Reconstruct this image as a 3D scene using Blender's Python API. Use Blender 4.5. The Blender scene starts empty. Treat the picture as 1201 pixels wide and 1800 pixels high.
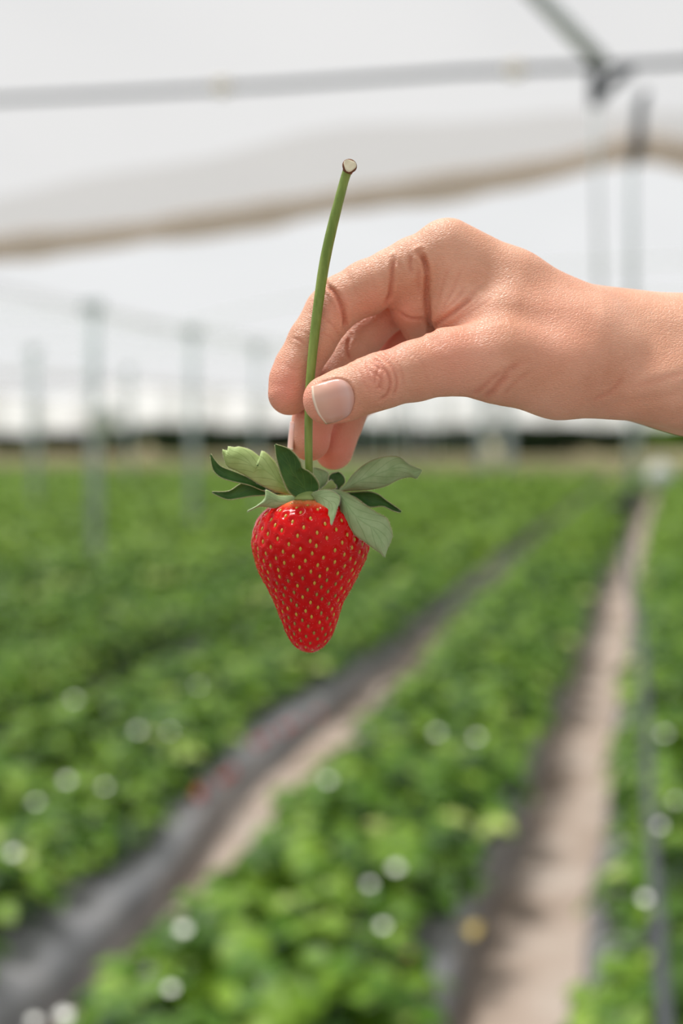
import bpy, math, random
import numpy as np
import openvdb
from mathutils import Vector, Matrix, Euler
from mathutils.bvhtree import BVHTree

random.seed(7); RNG = np.random.default_rng(7)
SC = bpy.context.scene
COL = SC.collection

# ---------------------------------------------------------------- camera, world, sun, exposure
CAM_H = 1.5
PITCH = math.atan(155/2500); YAW = math.atan(580/2500)
cd = bpy.data.cameras.new('camera'); cam = bpy.data.objects.new('camera', cd); COL.objects.link(cam)
cd.sensor_fit = 'VERTICAL'; cd.sensor_height = 36; cd.sensor_width = 24.02; cd.lens = 50
cd.clip_start = 0.05; cd.clip_end = 600
cam.location = (0, 0, CAM_H)
cam.rotation_euler = Euler((math.pi/2 - PITCH, 0, YAW))
cd.dof.use_dof = True; cd.dof.focus_distance = 0.494; cd.dof.aperture_fstop = 4.9
SC.camera = cam

world = bpy.data.worlds.new('sky'); SC.world = world; world.use_nodes = True
bg = world.node_tree.nodes['Background']; bg.inputs[0].default_value = (0.93, 0.96, 1.0, 1); bg.inputs[1].default_value = 1.0
sd = bpy.data.lights.new('sun', 'SUN'); sun = bpy.data.objects.new('sun', sd); COL.objects.link(sun)
sd.energy = 9.0; sd.angle = math.radians(20); sd.color = (1.0, 0.97, 0.93)
sun.rotation_euler = Euler((math.radians(-9), math.radians(-22), 0)); sun.location = (0, 20, 30)

SC.view_settings.view_transform = 'Standard'; SC.view_settings.look = 'None'
SC.view_settings.gamma = 1; SC.view_settings.use_curve_mapping = False
SC.view_settings.exposure = 0.35
SC.cycles.use_denoising = True
SC.cycles.max_bounces = 7; SC.cycles.diffuse_bounces = 4; SC.cycles.glossy_bounces = 2; SC.cycles.transmission_bounces = 4
SC.cycles.sample_clamp_indirect = 6; SC.cycles.caustics_reflective = False; SC.cycles.caustics_refractive = False

# ---------------------------------------------------------------- pixel geometry helpers
RM = cam.rotation_euler.to_matrix(); C0 = Vector(cam.location); RN = np.array(RM)
def P(px, py, D):
    return C0 + RM @ Vector(((px-600.5)/2500*D, (900-py)/2500*D, -D))
def ray(px, py): return RM @ Vector(((px-600.5)/2500, (900-py)/2500, -1))
def at_z(px, py, z): d = ray(px, py); return C0 + d*((z-CAM_H)/d.z)
def at_y(px, py, y): d = ray(px, py); return C0 + d*(y/d.y)
def proj(p):
    q = RM.transposed() @ (Vector(p)-C0)
    return 600.5 - q.x/q.z*2500, 900 + q.y/q.z*2500, -q.z
def mmw(px, py, w):                       # pixel + depth offset (mm) -> millimetres in a frame fixed at arm's length
    D = 500+w
    return np.array([(px-600.5)/2500*D, (900-py)/2500*D, -w])
def mm_world(A):                          # millimetre frame -> world metres
    A = np.asarray(A, float); Q = np.empty_like(A)
    Q[..., 0] = A[..., 0]; Q[..., 1] = A[..., 1]; Q[..., 2] = A[..., 2]-500
    return (Q/1000) @ RN.T + np.array(C0)

# ---------------------------------------------------------------- object helpers
def tag(o, label=None, cat=None, group=None, kind=None):
    if label: o['label'] = label
    if cat: o['category'] = cat
    if group: o['group'] = group
    if kind: o['kind'] = kind
    return o
def mesh_obj(name, V, F, mat, parent=None, smooth=True, origin=None, attr=None, mats=None, mi=None):
    V = np.asarray(V, float)
    if origin is None: origin = (V.min(0)+V.max(0))/2
    if parent is not None:
        origin = np.array(parent.location)
    me = bpy.data.meshes.new(name)
    L = V-np.array(origin)
    if isinstance(F, np.ndarray):
        n, k = F.shape
        me.vertices.add(len(L)); me.vertices.foreach_set('co', L.astype(np.float32).ravel())
        me.loops.add(n*k); me.loops.foreach_set('vertex_index', F.astype(np.int32).ravel())
        me.polygons.add(n); me.polygons.foreach_set('loop_start', np.arange(0, n*k, k, dtype=np.int32))
        me.update(calc_edges=True)
    else:
        me.from_pydata(L.tolist(), [], F)
    if smooth: me.polygons.foreach_set('use_smooth', [True]*len(me.polygons))
    for m in (mats or [mat]): me.materials.append(m)
    if mi is not None: me.polygons.foreach_set('material_index', mi)
    if attr:
        for an, vals in attr.items():
            vals = np.asarray(vals, np.float32)
            a = me.attributes.new(an, 'FLOAT', 'POINT'); a.data.foreach_set('value', vals)
    o = bpy.data.objects.new(name, me); COL.objects.link(o)
    if parent is not None:
        o.parent = parent
    else: o.location = origin
    return o
def reloc(o):                              # children share their thing's origin
    return o
def empty(name, loc):
    o = bpy.data.objects.new(name, None); o.location = loc; o.empty_display_size = .01; COL.objects.link(o); return o
def tube_arrays(pts, rads, n=14, cap=True):
    pts = [Vector(p) for p in pts]; V = []; F = []
    up = None
    for i, p in enumerate(pts):
        t = (pts[min(i+1, len(pts)-1)]-pts[max(i-1, 0)]).normalized()
        if up is None:
            up = t.orthogonal().normalized()
        up = (up - t*up.dot(t)).normalized(); b = t.cross(up)
        for k in range(n):
            a = 2*math.pi*k/n
            V.append(p + (up*math.cos(a)+b*math.sin(a))*rads[i])
    for i in range(len(pts)-1):
        for k in range(n):
            k2 = (k+1) % n
            F.append((i*n+k, i*n+k2, (i+1)*n+k2, (i+1)*n+k))
    if cap:
        F.append(tuple(range(n-1, -1, -1))); F.append(tuple((len(pts)-1)*n+k for k in range(n)))
    return [tuple(v) for v in V], F
def tube(name, pts, r, mat, parent=None, n=14):
    rads = r if isinstance(r, (list, tuple)) else [r]*len(pts)
    V, F = tube_arrays(pts, rads, n)
    return mesh_obj(name, V, F, mat, parent)
def box_arrays(c, s, rot=None):
    V = []
    for x in (-.5, .5):
        for y in (-.5, .5):
            for z in (-.5, .5):
                v = Vector((x*s[0], y*s[1], z*s[2]))
                if rot: v = rot @ v
                V.append(tuple(Vector(c)+v))
    F = [(0,1,3,2), (4,6,7,5), (0,4,5,1), (2,3,7,6), (0,2,6,4), (1,5,7,3)]
    return V, F
def bevel(o, w, seg=2):
    m = o.modifiers.new('bevel', 'BEVEL'); m.width = w; m.segments = seg; return o
def catmull(pts, n):
    pts = np.asarray(pts, float)
    d = np.r_[0, np.cumsum(np.sqrt((np.diff(pts, axis=0)**2).sum(1)))]; t = np.linspace(0, d[-1], n)
    m = np.empty_like(pts)
    for i in range(len(pts)):
        a, b = max(i-1, 0), min(i+1, len(pts)-1)
        m[i] = (pts[b]-pts[a])/(d[b]-d[a])
    out = []
    for tt in t:
        i = min(np.searchsorted(d, tt, side='right')-1, len(pts)-2); h = d[i+1]-d[i]; u = (tt-d[i])/h
        out.append((2*u**3-3*u*u+1)*pts[i] + (u**3-2*u*u+u)*h*m[i] + (-2*u**3+3*u*u)*pts[i+1] + (u**3-u*u)*h*m[i+1])
    return np.array(out)

# ---------------------------------------------------------------- material helpers
def mat(name, color, rough=.6, spec=.5, **kw):
    m = bpy.data.materials.new(name); m.use_nodes = True
    b = m.node_tree.nodes['Principled BSDF']
    b.inputs['Base Color'].default_value = (*color, 1); b.inputs['Roughness'].default_value = rough
    b.inputs['Specular IOR Level'].default_value = spec
    for k, v in kw.items(): b.inputs[k.replace('_', ' ')].default_value = v
    return m
def N(m, t, **props):
    n = m.node_tree.nodes.new(t)
    for k, v in props.items(): setattr(n, k, v)
    return n
def LK(m, a, b): m.node_tree.links.new(a, b)
def noise(m, scale, detail=3, coord='Object', stretch=None):
    tc = N(m, 'ShaderNodeTexCoord'); n = N(m, 'ShaderNodeTexNoise'); n.inputs['Scale'].default_value = scale; n.inputs['Detail'].default_value = detail
    if stretch:
        mp = N(m, 'ShaderNodeMapping'); mp.inputs['Scale'].default_value = stretch
        LK(m, tc.outputs[coord], mp.inputs[0]); LK(m, mp.outputs[0], n.inputs['Vector'])
    else: LK(m, tc.outputs[coord], n.inputs['Vector'])
    return n
def ramp(m, src, stops):
    r = N(m, 'ShaderNodeValToRGB'); e = r.color_ramp.elements
    while len(e) < len(stops): e.new(.5)
    for el, (p, c) in zip(e, stops): el.position = p; el.color = (*c, 1)
    LK(m, src, r.inputs[0]); return r
def bump(m, src, strength, dist, prev=None):
    b = N(m, 'ShaderNodeBump'); b.inputs['Strength'].default_value = strength; b.inputs['Distance'].default_value = dist
    LK(m, src, b.inputs['Height'])
    if prev is not None: LK(m, prev.outputs[0], b.inputs['Normal'])
    return b
def mixc(m, fac, a, b):
    x = N(m, 'ShaderNodeMix', data_type='RGBA')
    for s, v in ((x.inputs[0], fac), (x.inputs[6], a), (x.inputs[7], b)):
        if isinstance(v, bpy.types.NodeSocket): LK(m, v, s)
        elif isinstance(v, tuple): s.default_value = (*v, 1)
        else: s.default_value = v
    return x.outputs[2]
def BS(m): return m.node_tree.nodes['Principled BSDF']

# soil, plastic, film, metal
M_soil = mat('soil', (.3, .24, .19), .95, .15)
n1 = noise(M_soil, 3.0, 6); r1 = ramp(M_soil, n1.outputs[0], [(.3, (.27, .21, .165)), (.5, (.36, .29, .24)), (.7, (.43, .37, .32))])
LK(M_soil, r1.outputs[0], BS(M_soil).inputs['Base Color'])
n2 = noise(M_soil, 40, 5); LK(M_soil, bump(M_soil, n2.outputs[0], .8, .02).outputs[0], BS(M_soil).inputs['Normal'])
M_dry = mat('dry_grass', (.3, .26, .15), .95, .1)
n1 = noise(M_dry, .25, 5); r1 = ramp(M_dry, n1.outputs[0], [(.35, (.07, .085, .03)), (.5, (.125, .11, .055)), (.65, (.17, .13, .085))]); LK(M_dry, r1.outputs[0], BS(M_dry).inputs['Base Color'])
M_plastic = mat('black_mulch_plastic', (.12, .12, .125), .36, .9)
n1 = noise(M_plastic, 9, 4, stretch=(1, .35, 1)); LK(M_plastic, bump(M_plastic, n1.outputs[0], .5, .03).outputs[0], BS(M_plastic).inputs['Normal'])
n2 = noise(M_plastic, 4, 5); r2 = ramp(M_plastic, n2.outputs[0], [(.4, (.13, .132, .138)), (.7, (.24, .235, .235))]); LK(M_plastic, r2.outputs[0], BS(M_plastic).inputs['Base Color'])
def film_mat(name, trans, diff, var, clear=.22):
    m = bpy.data.materials.new(name); m.use_nodes = True; nt = m.node_tree; nt.nodes.clear()
    out = N(m, 'ShaderNodeOutputMaterial'); mx = N(m, 'ShaderNodeMixShader'); mx.inputs[0].default_value = .72
    d = N(m, 'ShaderNodeBsdfDiffuse'); d.inputs[0].default_value = (*diff, 1); t = N(m, 'ShaderNodeBsdfTranslucent')
    n = noise(m, .8, 4, 'Object', (1, .25, 1)); r = ramp(m, n.outputs[0], [(.3, tuple(c*var for c in trans)), (.62, trans)])
    LK(m, r.outputs[0], t.inputs[0]); LK(m, d.outputs[0], mx.inputs[1]); LK(m, t.outputs[0], mx.inputs[2])
    tr = N(m, 'ShaderNodeBsdfTransparent'); m2 = N(m, 'ShaderNodeMixShader'); m2.inputs[0].default_value = clear
    LK(m, mx.outputs[0], m2.inputs[1]); LK(m, tr.outputs[0], m2.inputs[2]); LK(m, m2.outputs[0], out.inputs[0])
    return m
M_film = film_mat('white_tunnel_film', (.175, .173, .174), (.44, .44, .44), .93, .41)
M_curtain = film_mat('curtain_film', (.90, .90, .90), (.9, .9, .9), .95, .08)
M_film_near = film_mat('dusty_tunnel_film', (.165, .158, .153), (.42, .41, .40), .93, .40)
M_hem = film_mat('rolled_tan_film', (.42, .35, .28), (.62, .54, .46), .92, .3)
M_galv = mat('galvanised_steel', (.40, .455, .46), .5, .5, Metallic=.1)
M_darkm = mat('dark_grey_steel', (.05, .06, .072), .5, .4, Metallic=.2)
M_pale = mat('pale_painted_steel', (.75, .77, .78), .5)
M_clip = mat('cream_plastic_clip', (.62, .57, .48), .5)
M_black = mat('black_rubber', (.018, .02, .024), .5, .4)
M_hose = mat('black_hose', (.03, .034, .042), .45, .5)

# plants
def leaf_mat(name, cols, trans=.3, rough=.42):
    m = bpy.data.materials.new(name); m.use_nodes = True; b = BS(m); b.inputs['Roughness'].default_value = rough; b.inputs['Specular IOR Level'].default_value = .22
    a = N(m, 'ShaderNodeAttribute'); a.attribute_name = 'tone'; r = ramp(m, a.outputs['Fac'], cols)
    LK(m, r.outputs[0], b.inputs['Base Color'])
    t = N(m, 'ShaderNodeBsdfTranslucent'); LK(m, r.outputs[0], t.inputs[0]); mx = N(m, 'ShaderNodeMixShader'); mx.inputs[0].default_value = trans
    out = m.node_tree.nodes['Material Output']; LK(m, b.outputs[0], mx.inputs[1]); LK(m, t.outputs[0], mx.inputs[2]); LK(m, mx.outputs[0], out.inputs[0])
    return m
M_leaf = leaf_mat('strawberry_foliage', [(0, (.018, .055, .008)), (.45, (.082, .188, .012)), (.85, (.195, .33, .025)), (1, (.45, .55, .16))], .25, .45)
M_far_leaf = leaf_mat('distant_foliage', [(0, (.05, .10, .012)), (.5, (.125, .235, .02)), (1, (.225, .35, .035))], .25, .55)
M_tree = leaf_mat('tree_foliage', [(0, (.012, .03, .015)), (1, (.05, .085, .035))], .15, .6)
M_bark = mat('bark', (.07, .05, .04), .9, .2)
M_glint_petal = mat('glint_petal', (.85, .86, .8), .6)
M_yellow = mat('flower_centre', (.75, .55, .06), .7)
M_red = mat('red_berry', (.45, .035, .02), .35)
M_dead = mat('dead_leaf', (.32, .12, .04), .8, .2)
M_deadye = mat('yellow_leaf', (.5, .38, .12), .8, .2)
M_white = mat('white_cloth', (.5, .52, .49), .8, .2)

# ---------------------------------------------------------------- ground, beds, paths
def bend(y):
    return -0.115*math.sin(math.pi*min(max((y-1.0)/30.0, 0), 1))**1.0 if y < 31 else 0.0
def bend2(y): t = min(max((5.7-y)/2.0, 0), 1); return .14*t*t*(3-2*t)
def grid_obj(name, x0, x1, y0, y1, z, m):
    return tag(mesh_obj(name, [(x0,y0,z),(x1,y0,z),(x1,y1,z),(x0,y1,z)], [(0,1,2,3)], m, smooth=False), kind='structure')
grid_obj('ground', -70, 40, -40, 37, 0, M_soil)
grid_obj('ground', -150, 120, 37, 400, 0, M_dry)
pr = at_z(915, 1790, 0); XR = pr.x - bend(pr.y); SP = 1.13
print('XR', XR, 'left path', at_z(370, 1500, 0), 'hose', at_z(1170, 1800, .4))
prof = [(-.42, 0), (-.41, .05), (-.40, .10), (-.375, .135), (-.31, .15), (0, .165), (.31, .15), (.375, .135), (.40, .10), (.41, .05), (.42, 0)]
beds = {}
ys = np.r_[np.arange(-2, 14, .25), np.arange(14, 37, 1.0)]
for k in range(-18, 6):
    xc = XR + (k+.5)*SP
    V = []; F = []
    for j, y in enumerate(ys):
        for i, (dx, z) in enumerate(prof):
            wob = .012*math.sin(y*2.3+k*1.7+i)+.008*math.sin(y*5.1+i*2)
            V.append((xc+dx+bend(y)+wob+(bend2(y) if k <= -2 else 0), y, max(z+(.006*math.sin(y*7+i) if 0 < i < 10 else 0), 0)))
    n = len(prof)
    for j in range(len(ys)-1):
        for i in range(n-1): F.append((j*n+i, j*n+i+1, (j+1)*n+i+1, (j+1)*n+i))
    tag(mesh_obj('raised_bed', V, F, M_plastic), kind='structure')
    beds[k] = xc

# ---------------------------------------------------------------- strawberry plants
def leaflet(c, d, up, L, W, V, F, T, tone, fold=.25):
    d = d.normalized(); s = d.cross(up).normalized(); nrm = s.cross(d)
    rows = [(0, .05), (.22, .72), (.55, 1.0), (.82, .72), (1.0, .12)]
    b = len(V)
    for t, w in rows:
        base = c + d*(L*t) - nrm*(L*.35*t*t)
        e = W*w*.5
        V.append(tuple(base - s*e + nrm*(e*fold))); V.append(tuple(base)); V.append(tuple(base + s*e + nrm*(e*fold)))
        T += [tone]*3
    for i in range(4):
        a = b+i*3; F.append((a, a+1, a+4, a+3)); F.append((a+1, a+2, a+5, a+4))
def make_plant_arrays(rnd, nleaf, R, H, size, origin=(0, 0, 0), lod=False):
    V = []; F = []; T = []; O = Vector(origin)
    for i in range(nleaf):
        a = rnd.uniform(0, 2*math.pi); q = math.sqrt(rnd.random())
        r = q*R; h = H*(1-.55*q*q)*rnd.uniform(.62, 1.08)
        if rnd.random() < .12: h *= .5
        c = O + Vector((r*math.cos(a), r*math.sin(a), max(h, .03)))
        out = Vector((math.cos(a), math.sin(a), 0))
        tilt = Vector((rnd.gauss(0, .28), rnd.gauss(0, .28), 1)) + out*(.35*q); tilt.normalize()
        tone = min(max(rnd.gauss(.5, .3) - (.2 if h < H*.5 else 0), 0), .93)  # lower leaves toned darker, canopy shade put into the colour
        if rnd.random() < .03: tone = 1
        if not lod:
            m = O + Vector((r*.25*math.cos(a), r*.25*math.sin(a), 0))
            b = len(V); sd_ = out.cross(Vector((0, 0, 1)))*.0022
            V += [tuple(m-sd_), tuple(m+sd_), tuple(c+sd_), tuple(c-sd_)]; T += [.75]*4; F.append((b, b+1, b+2, b+3))
        yaw = rnd.uniform(0, 6.28) if rnd.random() < .5 else a
        if lod:
            dd = Vector((math.cos(yaw), math.sin(yaw), 0)); dd = (dd - tilt*dd.dot(tilt))
            leaflet(c-dd*size*.9, dd, tilt, size*1.9, size*1.7, V, F, T, tone); continue
        for da in (-1.75, 0, 1.75):
            dd = Vector((math.cos(yaw+da), math.sin(yaw+da), 0)); dd = (dd - tilt*dd.dot(tilt))
            leaflet(c, dd, tilt, size*rnd.uniform(.85, 1.15), size*.86, V, F, T, min(max(tone+rnd.gauss(0, .05), 0), 1))
    return V, F, T
protos = []
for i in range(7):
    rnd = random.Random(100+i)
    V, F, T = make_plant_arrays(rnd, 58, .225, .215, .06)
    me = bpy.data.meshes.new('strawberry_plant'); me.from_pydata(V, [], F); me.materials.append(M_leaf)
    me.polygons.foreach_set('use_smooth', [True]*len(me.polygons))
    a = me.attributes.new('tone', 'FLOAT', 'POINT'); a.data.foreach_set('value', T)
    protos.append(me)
spots = []; beyond = []
for k in range(-18, 6):
    for side in (-1, 1):
        y = 1.6 + (.16 if side > 0 else 0) + (k % 3)*.05
        while y < 36.3:
            dx = side*.15
            if k == -2: dx -= .07*min(max((7.4-y)/1.6, 0), 1)
            if k == -1: dx += .02+(.04 if side > 0 else 0)+(.055*min(max((9-y)/1.5, 0), 1) if side < 0 else 0)
            if k <= -2:
                dx += bend2(y)
                if side > 0: dx += .05 if y < 5.5 else .09*min(max((y-6.6)/1.5, 0), 1)
                else: dx -= .05
            x = beds[k]+dx+bend(y)+random.gauss(0, .02)
            yy = y+random.gauss(0, .03)
            px, py, D = proj((x, yy, .25))
            vis = D > 1 and -180-350/D < px < 1381+350/D and py < 1800+1000/D
            if k == -1 and side > 0 and 3.3 < yy < 3.7: vis = False      # the gap where the grey plastic shows
            gap = k == -1 and side > 0 and 3.3 < yy < 3.7
            if vis: spots.append((D, k, side, x, yy))
            elif not gap and D > 1 and -1500 < px < 2700 and not -320 < px < 1520 and py < 2600: beyond.append((D, k, side, x, yy))
            y += .31
spots.sort()
names = {1: 'bed right of the wide path', 0: 'bed right of the wide path',
         -1: 'bed between the two bare paths', -2: 'first bed left of the plastic furrow', -3: 'second bed left of the plastic furrow',
         -4: 'third bed left of the plastic furrow'}
NEAR = 300
plants = []
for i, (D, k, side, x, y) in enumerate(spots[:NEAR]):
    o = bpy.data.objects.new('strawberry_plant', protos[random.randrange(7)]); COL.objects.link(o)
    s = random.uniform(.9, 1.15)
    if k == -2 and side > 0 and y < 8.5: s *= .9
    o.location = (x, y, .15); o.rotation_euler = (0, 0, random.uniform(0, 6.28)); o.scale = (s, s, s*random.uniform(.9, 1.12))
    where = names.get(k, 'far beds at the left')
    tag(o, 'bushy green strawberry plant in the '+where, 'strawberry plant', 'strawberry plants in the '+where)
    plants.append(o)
print('plants', len(spots), 'near limit D', spots[NEAR-1][0] if len(spots) > NEAR else None)
V = []; F = []; T = []
for D, k, side, x, y in spots[NEAR:]+beyond:
    rnd = random.Random(int(x*1000+y*77))
    v, f, t = make_plant_arrays(rnd, 26 if D < 20 else 15, .24, .215, .07 if D < 20 else .095, (x, y, .15), lod=True)
    b = len(V); V += v; F += [tuple(q+b for q in g) for g in f]; T += t
far = mesh_obj('strawberry_foliage', np.array(V), np.array(F), M_far_leaf, attr={'tone': T})
tag(far, 'distant strawberry foliage merging into green stripes towards the trees', 'strawberry plants', kind='stuff')

def nearest_plant(p):
    return min(plants, key=lambda o: (Vector(o.location)-p).length)
def child_mesh(name, V, F, m, parent, **kw):
    o = mesh_obj(name, V, F, m, origin=(0, 0, 0), **kw)
    bpy.context.view_layer.update()
    o.parent = parent; o.matrix_parent_inverse = parent.matrix_basis.inverted(); o.location = (0, 0, 0)
    return o
def glint_flower(p, s=.016):  # white petal shapes added to make the bokeh highlights
    V = []; F = []
    nrm = (C0-p).normalized()*.5+Vector((0, 0, 1)); nrm.normalize(); u = nrm.orthogonal().normalized(); v = nrm.cross(u)
    for i in range(5):
        a = i*2*math.pi/5; d = u*math.cos(a)+v*math.sin(a); e = nrm.cross(d); b = len(V)
        V += [tuple(p), tuple(p+d*s*.6-e*s*.55+nrm*s*.1), tuple(p+d*s*1.15-e*s*.2+nrm*s*.25), tuple(p+d*s*1.15+e*s*.2+nrm*s*.25), tuple(p+d*s*.6+e*s*.55+nrm*s*.1)]
        F.append((b, b+1, b+2, b+3, b+4))
    par = nearest_plant(p)
    f = child_mesh('glint_flower', V, F, M_glint_petal, par); f['label'] = 'white five-petalled shape added as a bokeh highlight'
for (px, py) in [(130,1230),(242,1284),(298,1286),(117,1372),(184,1383),(63,1410),(22,1500),(768,1288),(838,1296),(696,1526),(673,1628),(322,1634),
                 (300,1738),(112,1785),(60,1795),(1168,1290),(1187,1408),(1158,1452),(1135,1580),(348,1205),(576,1372),(650,1555)]:
    glint_flower(at_z(px, py, .40), .010 if random.random() < .6 else .013)
def berry_arrays(p, s, axis=Vector((0, 0, -1))):
    u = axis.orthogonal().normalized(); v = axis.cross(u); V = []; F = []; n = 12
    pr_ = [(-.5, .05), (-.46, .5), (-.3, .8), (-.05, .9), (.25, .72), (.55, .45), (.78, .2), (.85, .02)]
    for t, r in pr_:
        for k in range(n):
            a = 2*math.pi*k/n; V.append(tuple(p+axis*(t*s*1.3)+(u*math.cos(a)+v*math.sin(a))*r*s))
    for i in range(len(pr_)-1):
        for k in range(n): F.append((i*n+k, i*n+(k+1) % n, (i+1)*n+(k+1) % n, (i+1)*n+k))
    return V, F
for (px, py, z, s) in [(452,1306,.175,.022),(470,1296,.175,.02),(500,1282,.175,.022),(520,1272,.175,.02),(350,1398,.175,.024),(352,1384,.175,.018),(392,1370,.175,.022),(408,1358,.175,.02),(560,1255,.17,.018),(715,1695,.175,.018)]:
    p = at_z(px, py, z); V, F = berry_arrays(p, s, Vector((random.uniform(-1, 1), random.uniform(-1, 1), -.3)).normalized())
    b = child_mesh('berry', V, F, M_red, nearest_plant(p)); b['label'] = 'red berry lying on the plastic'
def litter(px, py, z, s, m, label, seed, name='dead_leaf'):
    rnd = random.Random(seed); V = []; F = []; T = []
    p = at_z(px, py, z)
    if px < 400: p.x = min(p.x, beds[-2]+.30+bend(p.y)); p.z = .165
    for i in range(3):
        dd = Vector((math.cos(i*2.1+seed), math.sin(i*2.1+seed), .25)); leaflet(p+Vector((0, 0, .008)), dd, Vector((rnd.uniform(-.3, .3), rnd.uniform(-.3, .3), 1)).normalized(), s, s*.8, V, F, T, 0, .6)
    o = mesh_obj(name, V, F, m); sm = o.modifiers.new('thickness', 'SOLIDIFY'); sm.thickness = .0015
    tag(o, label, 'dead leaf')
litter(112, 1650, .15, .035, M_dead, 'orange-brown dead leaf on the edge of the grey plastic, lower left', 1)
litter(140, 1622, .15, .035, M_dead, 'brown dead leaf lying just above the orange-brown one on the plastic', 2)
litter(322, 1478, .155, .03, M_dead, 'small brown leaf at the middle of the dark plastic edge', 3)
litter(20, 1745, .13, .04, M_deadye, 'tan dead leaf on the plastic in the bottom left corner', 4)
litter(828, 1640, .155, .045, M_deadye, 'yellow dead leaf on the plastic beside the wide bare path', 5)
litter(728, 1755, .16, .04, M_deadye, 'yellow dead leaf beside the grey plastic gap at the bottom', 6)
litter(715, 1690, .16, .03, M_dead, 'reddish dead leaf above the grey plastic gap at the bottom', 7)

# ---------------------------------------------------------------- tunnel roof
BAYW = 11.0; HY = 8.0; END = 60.0
def roofz(X): 
    x = ((X+BAYW/2) % BAYW)-BAYW/2
    return 2.62+.62*(1-(x/(BAYW/2))**2)
hem_px = [(-60, 446), (0, 436), (150, 421), (300, 401), (450, 380), (600, 353), (750, 333), (900, 309), (1000, 290), (1080, 265), (1128, 256), (1165, 262), (1201, 270), (1300, 292)]
hem_pts = [at_y(a, b, HY) for a, b in hem_px]
hem_pts = [Vector((-5.4, HY, hem_pts[0].z-.06))]+hem_pts+[Vector((5.4, HY, hem_pts[-1].z-.25))]
hx = [p.x for p in hem_pts]; hz = [p.z for p in hem_pts]
def hemz(X):
    if X < hx[0]: return max(hz[0]-(hx[0]-X)*.12, 2.4) if X > -5.5 else roofz(X)
    if X > hx[-1]: return max(hz[-1]-(X-hx[-1])*.1, 2.5) if X < 5.5 else roofz(X)
    return float(np.interp(X, hx, hz))
def film_sheet(name, x0, x1, y0, y1, nx, ny, zf, m):
    xs = np.linspace(x0, x1, nx); ys_ = np.linspace(y0, y1, ny)
    V = [(x, y, zf(x, y)) for y in ys_ for x in xs]
    F = [(j*nx+i, j*nx+i+1, (j+1)*nx+i+1, (j+1)*nx+i) for j in range(ny-1) for i in range(nx-1)]
    return tag(mesh_obj(name, V, F, m), kind='structure')
def ripple(x, y): return .03*math.sin(x*1.9+y*.6)+.02*math.sin(x*4.3-y*1.1)
def near_z(x, y):
    t = min(max((y-5.6)/(HY-5.6), 0), 1); t = t*t*(3-2*t)
    return roofz(x)*(1-t)+(hemz(x)+.05)*t+ripple(x, y)*(1-t)
film_sheet('ceiling', -5.5, 5.5, -20, HY, 60, 90, near_z, M_film_near)
film_sheet('ceiling', -16.5, -5.5, -20, END, 30, 80, lambda x, y: roofz(x)+ripple(x, y), M_film)
film_sheet('ceiling', -5.5, 5.5, HY+.1, END, 40, 80, lambda x, y: roofz(x)+ripple(x, y), M_film)
film_sheet('ceiling', 5.5, 16.5, -20, END, 20, 60, lambda x, y: roofz(x)+ripple(x, y), M_film)
for b in (-27.5, -38.5, -49.5): film_sheet('ceiling', b, b+11, -20, END, 20, 40, lambda x, y: roofz(x)+ripple(x, y), M_film)
# end curtain of the tunnels, hanging to about eye height
xs = np.linspace(-49.5, 16.5, 160); V = []
for x in xs:
    low = 1.46+.06*math.sin(x*.8)+(-.45 if x < -23 else 0)*min((-23-x)/6, 1) + .04*math.sin(x*2.7)
    for t in (0, .5, 1): V.append((x, END+.15*math.sin(x*3)*t, roofz(x)*(1-t)+low*t))
F = [(i*3+j, (i+1)*3+j, (i+1)*3+j+1, i*3+j+1) for i in range(159) for j in range(2)]
tag(mesh_obj('wall_far', V, F, M_curtain), kind='structure')
# rolled hem of the nearest film
hp = catmull([tuple(p) for p in hem_pts], 60)
rad = [.08+.012*math.sin(i*.9)+.008*math.sin(i*2.3) for i in range(60)]
tag(tube('film_hem', [Vector(p) for p in hp], rad, M_hem), 'tan rolled hem of white film sagging across the tunnel roof', 'film hem')

# crossbar with clips
cb = at_z(600, 140, 2.8); YB = cb.y
crossbar = empty('crossbar', (0, YB, cb.z))
tag(crossbar, 'dark grey horizontal pipe crossing under the white film, with cream clips', 'pipe')
pA = at_y(-80, 180, YB); pB = at_y(1290, 102, YB)
pA, pB = pA+(pA-pB)*.75, pB+(pB-pA)*1.1
tube('pipe', [pA.lerp(pB, i/12)+Vector((0, 0, .006*math.sin(i*2.4))) for i in range(13)], .014, M_darkm, crossbar)
for px in (390, 905):
    py = 175-px*70/1201; c = at_y(px, py, YB)
    bevel(mesh_obj('clip', *box_arrays(c, (.065, .05, .055)), M_clip, crossbar), .012)
# diagonal brace and joint
node = at_y(1060, 112, YB)
brace = empty('diagonal_brace', node); tag(brace, 'grey diagonal brace rising to the left from the crossbar joint', 'brace')
p2 = at_z(925, -28, 3.02)
tube('bar', [node, p2], .03, M_galv, brace)
jt = at_y(1050, 150, YB)
bevel(mesh_obj('joint_bracket', *box_arrays(at_y(1048, 155, YB-.01), (.05, .05, .13)), M_darkm, brace), .01)
p3 = at_y(1110, 118, YB); tube('gusset', [at_y(1048, 172, YB), p3], .022, M_darkm, brace)
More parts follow.
